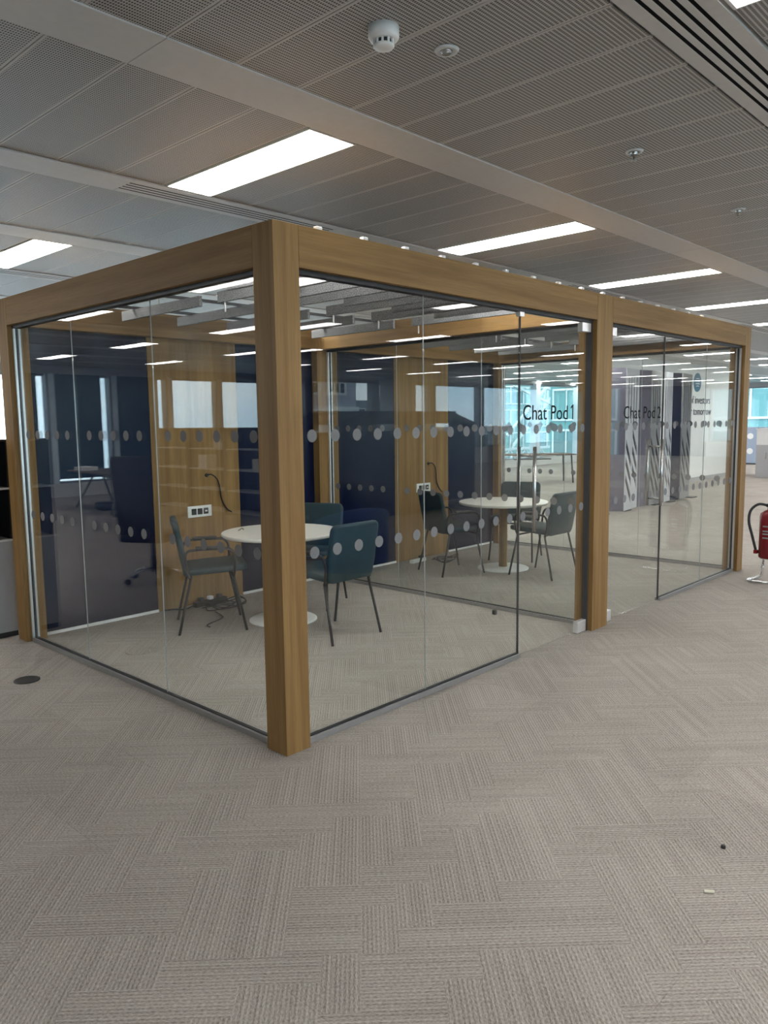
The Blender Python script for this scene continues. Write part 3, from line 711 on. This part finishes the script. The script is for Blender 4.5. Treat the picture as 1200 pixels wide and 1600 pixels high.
for (i, mt, slots) in ((0, 'screen_dark', 1), (1, 'screen_violet', 0), (2, 'screen_light', 1), (3, 'screen_violet', 0), (5, 'screen_dark', 1), (7, 'screen_light', 1), (8, 'screen_navy', 0), (10, 'screen_dark', 1)):
    a, b = Vector((*pts[i], 0)), Vector((*pts[i+1], 0)); w = (b-a).length; ang = math.atan2(b.y-a.y, b.x-a.x)
    me = panel_mesh(w, 2.42, .02, 1) if slots else MB().box(0, w, 0, 2.42, -.01, .01).mesh('felt_panel')
    fp = obj('felt_panel', me, mt, scr, (a.x-11.5, a.y-3.5, .02), (math.pi/2, 0, ang))
    if slots: obj('slot_dark_sheet', MB().box(.02, w-.02, .03, 2.28, -.02, -.012).mesh('slot_dark_sheet'), 'black_matt', fp)  # black sheet added to stand in for the dark behind the slots
for x in (9.6, 10.4, 11.6, 12.25, 13.3): part('foot', MB().box(-.12, .12, -.1, .1, 0, .02), 'black', scr, loc=(x-11.5, -.08, 0))

# ------------------------------------------------------------------ desks, office chairs and storage around the pods
def desk(x, y, rz, L, Dp, label, aframe=True):
    t = thing('desk', label, 'desk', (x, y, 0), rz)
    part('desk_top', MB().box(-L/2, L/2, -Dp/2, Dp/2, .705, .73), 'walnut_x', t, .004)
    for s in (-1, 1):
        for q in (-1, 1):
            if aframe: part('leg', MB().tube([(s*(L/2-.45), q*.06, .69), (s*(L/2-.18), q*(Dp/2-.08), .0)], .022, 10), 'steel', t)
            else: part('leg', MB().tube([(s*(L/2-.1), q*(Dp/2-.1), .7), (s*(L/2-.06), q*(Dp/2-.06), 0)], .022, 10), 'dark_grey', t)
    part('beam_rail', MB().box(-L/2+.4, L/2-.4, -.03, .03, .655, .70), 'steel', t)
    part('cable_basket', MB().box(-L/2+.5, L/2-.5, .05, .22, .58, .60), 'black', t)
    return t
def office_chair(x, y, rz, mat, label):
    t = thing('office_chair', label, 'office chair', (x, y, 0), rz)
    for k in range(5):
        a = 2*math.pi*k/5+.3
        l = part('base_arm', MB().tube(smooth_path([(.03, 0, .13), (.15, 0, .125), (.28, 0, .075)], 4), .016, 8), 'chrome', t, rot=(0, 0, a))
        part('castor', MB().tube([(.285, -.025, .03), (.285, .025, .03)], .03, 12), 'black', l)
    part('gas_lift', MB().lathe([(.03, .10), (.03, .26), (.02, .262), (.02, .42)], 16), 'black', t)
    part('seat', slab(.5, .5, .08, 0), mat, t, loc=(0, -.25, .47), rot=(math.radians(-90), 0, 0))
    part('backrest', slab(.48, .80, .06, .03), mat, t, loc=(0, -.25, .5), rot=(math.radians(8), 0, 0))
    for s in (-1, 1):
        part('armrest', MB().tube(smooth_path([(s*.24, 0, .45), (s*.30, 0, .47), (s*.31, .0, .62), (s*.31, .0, .67)], 4), .016, 8).box(s*.31-.04, s*.31+.04, -.13, .13, .67, .70), 'black', t)
    return t
desk(-4.75, 11.0, math.radians(97), 2.2, .9, 'dark wood desk on slanting steel legs, mirrored in the left glass')
box('paper_stack', -4.75, -4.47, 11.5, 11.9, .73, .80, 'paper')
tag(bpy.data.objects['paper_stack'], 'stack of paper on the dark desk by the windows', 'paper stack')
o = part('bag', slab(.5, .16, .3, 0, r=.06), 'black', None, loc=(-4.7, 11.0, 0)); tag(o, 'low black bag on the carpet under the dark desk', 'bag')
office_chair(-1.70, 4.30, math.radians(60), 'black', 'black swivel chair with chrome base, mirrored in the left glass')
desk(14.75, 8.0, math.radians(-40), 1.95, .8, 'dark desk on straight legs by the far windows behind the second pod', False)
office_chair(15.9, 6.95, math.radians(120), 'green_fabric', 'green swivel chair beside the far desk behind the door')
# black shelving along the left side, its open shelves edged white
for k in range(5):
    y = 5.6+1.15*k
    t = thing('storage_unit', 'black storage unit with white shelf edges, %s from the windows' % ('fifth', 'fourth', 'third', 'second', 'first')[k], 'storage unit', (-5.75, y, 0))
    part('carcass', MB().box(-.2, -.18, -.55, .55, 0, 1.5).box(-.18, .2, -.55, -.53, 0, 1.5).box(-.18, .2, .53, .55, 0, 1.5), 'black', t)
    part('top', MB().box(-.2, .2, -.55, .55, 1.5, 1.52), 'black', t)
    for z in (.05, .42, .78, 1.14): part('shelf', MB().box(-.18, .2, -.53, .53, z, z+.018), 'pale_metal', t)
for k, (y, z, h, mt) in enumerate(((8.7, 1.158, .16, 'paper'), (9.2, .798, .24, 'white_plastic'), (7.6, .798, .2, 'cream'), (6.4, 1.158, .22, 'paper'))):
    o = box('box_file', -5.80, -5.58, y-.13, y+.13, z, z+h, mt, None, .004)
    tag(o, ['pale box file on the top shelf of the black storage', 'white box file standing in the middle shelf of the black storage', 'cream box file in the middle shelf of the black storage', 'pale box file on the top shelf nearest the pod'][k], 'box file')
# navy high-backed booth in front of the pods (seen mirrored in the front glass)
bx0, bx1, by = 5.75, 9.35, -5.75
bo = thing('acoustic_booth', 'navy felt high-backed booth with slot windows, mirrored in the front glass', 'booth', ((bx0+bx1)/2, by, 0))
hw = (bx1-bx0)/2
def booth_back(yy0, yy1):
    mb = MB(); s0, s1 = 1.42, 1.55
    mb.box(-hw, hw, yy0, yy1, .05, s0)
    for a, b in ((-hw, -hw+.75), (-hw+1.55, hw-1.45), (hw-.7, hw)): mb.box(a, b, yy0, yy1, s0, s1)
    mb.prism([(-hw, s1), (hw, s1), (hw, 1.56), (hw-.55, 1.72), (-hw+.65, 1.72), (-hw, 1.56)], yy0, yy1)
    return mb
part('back_wall', booth_back(-.03, .03), 'navy_felt', bo)
part('front_wall', booth_back(-1.23, -1.17), 'navy_felt', bo)
part('hood', MB().prism([(-hw, 1.56), (hw, 1.56), (hw-.55, 1.72), (hw-.55, 1.76), (-hw+.65, 1.76), (-hw+.65, 1.72)], -1.23, .03), 'navy_felt', bo)
part('seat_bench', MB().box(-hw+.05, hw-.05, -.6, -.05, .05, .45), 'navy_felt', bo, .03)
for x in (-hw+.1, hw-.1): part('foot', MB().box(x-.05, x+.05, -1.2, 0, 0, .05), 'black', bo)
# blue tub chair out of the frame to the right
tb = thing('tub_chair', 'blue tub chair, its curved back mirrored behind the first pod table', 'chair', (3.05, -2.55, 0), .3)
mb = MB(); n = 14; vs = []; fs = []
for i in range(n+1):
    a = math.radians(-20+220*i/n)
    hgt = .62+.16*math.sin(max(0, min(math.pi, math.pi*i/n)))
    for rr, z in ((.36, .16), (.38, hgt-.03), (.36, hgt), (.31, hgt), (.29, hgt-.03), (.28, .16)): vs.append((rr*math.cos(a), rr*math.sin(a), z))
for i in range(n):
    for k in range(6): fs.append((i*6+k, i*6+(k+1) % 6, (i+1)*6+(k+1) % 6, (i+1)*6+k))
fs += [tuple(range(6)), tuple(n*6+k for k in range(6))[::-1]]
part('tub_back', MB().add(vs, fs, True), 'blue_fabric', tb)
part('seat_cushion', MB().lathe([(.27, .2), (.285, .24), (.285, .40), (.26, .43)], 28), 'blue_fabric', tb)
for a in (45, 135, 225, 315): part('leg', MB().tube([(.2*math.cos(math.radians(a)), .2*math.sin(math.radians(a)), .2), (.26*math.cos(math.radians(a)), .26*math.sin(math.radians(a)), 0)], .014, 8), 'black', tb)
# round column by the southern windows
o = part('column', MB().lathe([(.55, 0), (.55, H)], 40), 'column_paint', None, loc=(15.6, -13.3, 0)); o.name = 'trim_column'; struct(o); 
# far storage units at the right
t = thing('storage_cabinet', 'grey cabinet with white upper part at the far right', 'cabinet', (20.2, 3.7, 0))
part('lower_body', MB().box(-.8, .8, -.45, .45, 0, .86), 'grey_metal', t, .004); part('upper_body', MB().box(-.8, .8, -.45, .45, .86, 1.27), 'pale_metal', t, .004); part('top', MB().box(-.82, .82, -.47, .47, 1.27, 1.29), 'pale_metal', t)
for s in (-1, 1): part('handle', MB().box(-.83, -.8, s*.2-.01, s*.2+.01, .5, .66), 'steel', t)
for k in range(3):
    t = thing('locker', 'blue-grey locker with white round dots, %s from the post' % ('first', 'second', 'third')[k], 'locker', (25.5, 6.9-.62*k, 0), 0, 'blue lockers at the far right')
    part('body', MB().box(-.25, .25, -.3, .3, .05, 1.25), 'blue_grey', t, .004); part('plinth', MB().box(-.23, .23, -.28, .28, 0, .05), 'dark_grey', t)
    for z in (.45, .95): part('dot', MB().lathe([(.1, 0), (.1, .006)], 20), 'white_paint', t, loc=(-.25, -.05, z), rot=(0, -math.pi/2, 0))

# ------------------------------------------------------------------ the city outside
GZ = -22.0
o = box('ground', -150, 190, -150, 170, GZ-.5, GZ, 'tarmac'); o['kind'] = 'structure'
def building(name, x0, x1, y0, y1, ztop, wall, label, cat='building'):
    t = thing(name, label, cat, ((x0+x1)/2, (y0+y1)/2, GZ))
    b = part('wall', MB().box(-(x1-x0)/2, (x1-x0)/2, -(y1-y0)/2, (y1-y0)/2, 0, ztop-GZ), wall, t)
    return t, (x1-x0)/2, (y1-y0)/2
def win(t, a0, a1, z0, z1, face, pane='dark_pane', frame='stone', fw=.18, cols=1, rows=1):
    """window on the -y (face=-d) or +y (face=+d) side in local coordinates, frame proud, pane recessed in it"""
    s = -1 if face < 0 else 1; y0, y1 = sorted((face, face+s*.12)); f = MB()
    f.box(a0-fw, a1+fw, y0, y1, z1, z1+fw); f.box(a0-fw, a1+fw, y0, y1, z0-fw, z0); f.box(a0-fw, a0, y0, y1, z0, z1); f.box(a1, a1+fw, y0, y1, z0, z1)
    for c in range(1, cols): x = a0+(a1-a0)*c/cols; f.box(x-fw*.4, x+fw*.4, y0, y1, z0, z1)
    for r in range(1, rows): z = z0+(z1-z0)*r/rows; f.box(a0, a1, y0, y1, z-fw*.3, z+fw*.3)
    w = part('window', f, frame, t)
    yy0, yy1 = sorted((face, face+s*.05)); part('pane', MB().box(a0, a1, yy0, yy1, z0, z1), pane, w)
# dark glass tower across the street to the north-west
t, hx, hy = building('office_tower', -3.0, 2.6, 40, 52, 26, 'tower_spandrel', 'dark teal glass office tower across the street to the north')
for fl_ in range(3, 12):
    z0 = fl_*3.6+.5
    for k in range(2):
        a = -hx+.25+k*2.75; win(t, a+.1, a+2.45, z0, z0+2.7, -hy, 'teal_pane', 'roof_grey', .1)
    part('ledge', MB().box(-hx, hx, -hy-.25, -hy, z0-.42, z0-.22), 'roof_grey', t)
# brick building with stone window surrounds to the south
t, hx, hy = building('brick_building', 30.0, 45.2, -58, -45, 16, 'brick_wall', 'grey brick building with white stone windows, mirrored in the front glass')
for zc in range(-12, 14, 4):
    z0 = zc-GZ
    for k in range(6):
        xc = hx-2.3-k*2.6
        if k % 2 == 0: win(t, xc-.9, xc+.9, z0, z0+1.7, hy, cols=3, rows=2, fw=.2)
        else: win(t, xc-.45, xc+.45, z0, z0+1.6, hy, cols=1, rows=2, fw=.2)
    part('string_course', MB().box(-hx-.1, hx+.1, hy, hy+.25, z0+2.5, z0+2.85), 'stone', t)
for i, (x0, x1, z, mt) in enumerate(((46, 60, -6, 'roof_grey'), (62, 70, 1.5, 'stone_tan'), (71, 84, 4.5, 'roof_grey'), (86, 110, .5, 'stone_tan'))):
    t, hx, hy = building('distant_block', x0, x1, -92+3*i, -80+3*i, z, mt, ['low grey roofed block at the horizon', 'pale stone block on the skyline', 'taller grey block on the skyline', 'wide pale block far to the south east'][i])
    for zz in range(3):
        for k in range(int((x1-x0)//2.6)): win(t, -hx+.8+k*2.5, -hx+2.1+k*2.5, z-GZ-2.9-zz*3.2, z-GZ-1.2-zz*3.2, hy, fw=.12)
# stone building with arch and a teal glass building behind a white lattice bridge, north-east
t, hx, hy = building('stone_building', 50, 61, 42, 54, 4.0, 'stone_tan', 'pale stone building with an arched gateway outside the far windows')
part('cornice', MB().box(-hx-.3, hx+.3, -hy-.5, -hy, 24.2, 26.0), 'stone', t)
arch = [(-2.0, 18.)]+[(2.0*-math.cos(math.pi*k/12), 21.6+2.0*math.sin(math.pi*k/12)) for k in range(13)]+[(2.0, 18.)]
part('arch_opening', MB().prism([(a+1.2, z) for a, z in arch], -hy-.06, -hy), 'dark_pane', t)
part('arch_surround', MB().tube([(a*1.12+1.2, -hy-.05, 21.6+(z-21.6)*1.12) for a, z in arch], .22, 6), 'stone', t)
for k in range(3): win(t, -hx+.6+k*1.9, -hx+1.6+k*1.9, 19, 22.5, -hy, fw=.2, rows=2)
for zz in (10, 14): 
    for k in range(5): win(t, -hx+.6+k*2.1, -hx+1.7+k*2.1, zz, zz+2.4, -hy, fw=.2, rows=2)
t, hx, hy = building('glass_building', 70, 104, 52, 66, 14, 'teal_light', 'teal glass building with white floor bands outside the far windows')
for fl_ in range(5, 13):
    z0 = fl_*2.8+.4
    for k in range(12): win(t, -hx+.3+k*2.8, -hx+2.8+k*2.8, z0, z0+1.9, -hy, 'teal_pane' if (k*7+fl_*3) % 4 == 0 else 'teal_light', 'white_steel', .13)
def truss(x0, z0, x1, z1, y, dep, n, label):
    L = math.hypot(x1-x0, z1-z0); ang = math.atan2(z1-z0, x1-x0)
    t = thing('truss_girder', label, 'bridge', (x0, y, z0)); t.rotation_euler = (0, -ang, 0)
    part('top_chord', MB().box(0, L, -.12, .12, dep-.12, dep+.12), 'white_steel', t); part('bottom_chord', MB().box(0, L, -.12, .12, -.12, .12), 'white_steel', t)
    st = L/n
    for k in range(n):
        a, b = (k*st, (k+1)*st); p, q = ((a, 0, 0), (b, 0, dep)) if k % 2 == 0 else ((a, 0, dep), (b, 0, 0))
        part('brace', MB().tube([p, q], .09, 6), 'white_steel', t)
truss(58, -2.6, 92, -2.6, 41, 1.3, 24, 'white lattice bridge girder level with the far desk')
truss(62, 6.5, 92, -1.0, 44, 2.2, 12, 'slanting white lattice girder rising above the bridge')
truss(70, -1.5, 84, 8.0, 46, 1.6, 9, 'steep white lattice girder behind the bridge')
# office block to the east, its long side towards the far right windows
t = thing('office_block', 'teal glass office block seen through the windows at the right edge', 'building', (61, 0, GZ), -math.pi/2)
part('wall', MB().box(-32, 32, -6, 6, 0, 52), 'teal_light', t)
for fl_ in range(5, 11):
    z0 = fl_*3.3+.5
    for k in range(22): win(t, -31.6+k*2.88, -29.3+k*2.88, z0, z0+2.3, -6, 'teal_pane' if (k*5+fl_*7) % 3 == 0 else 'teal_light', 'white_steel', .16, 2)
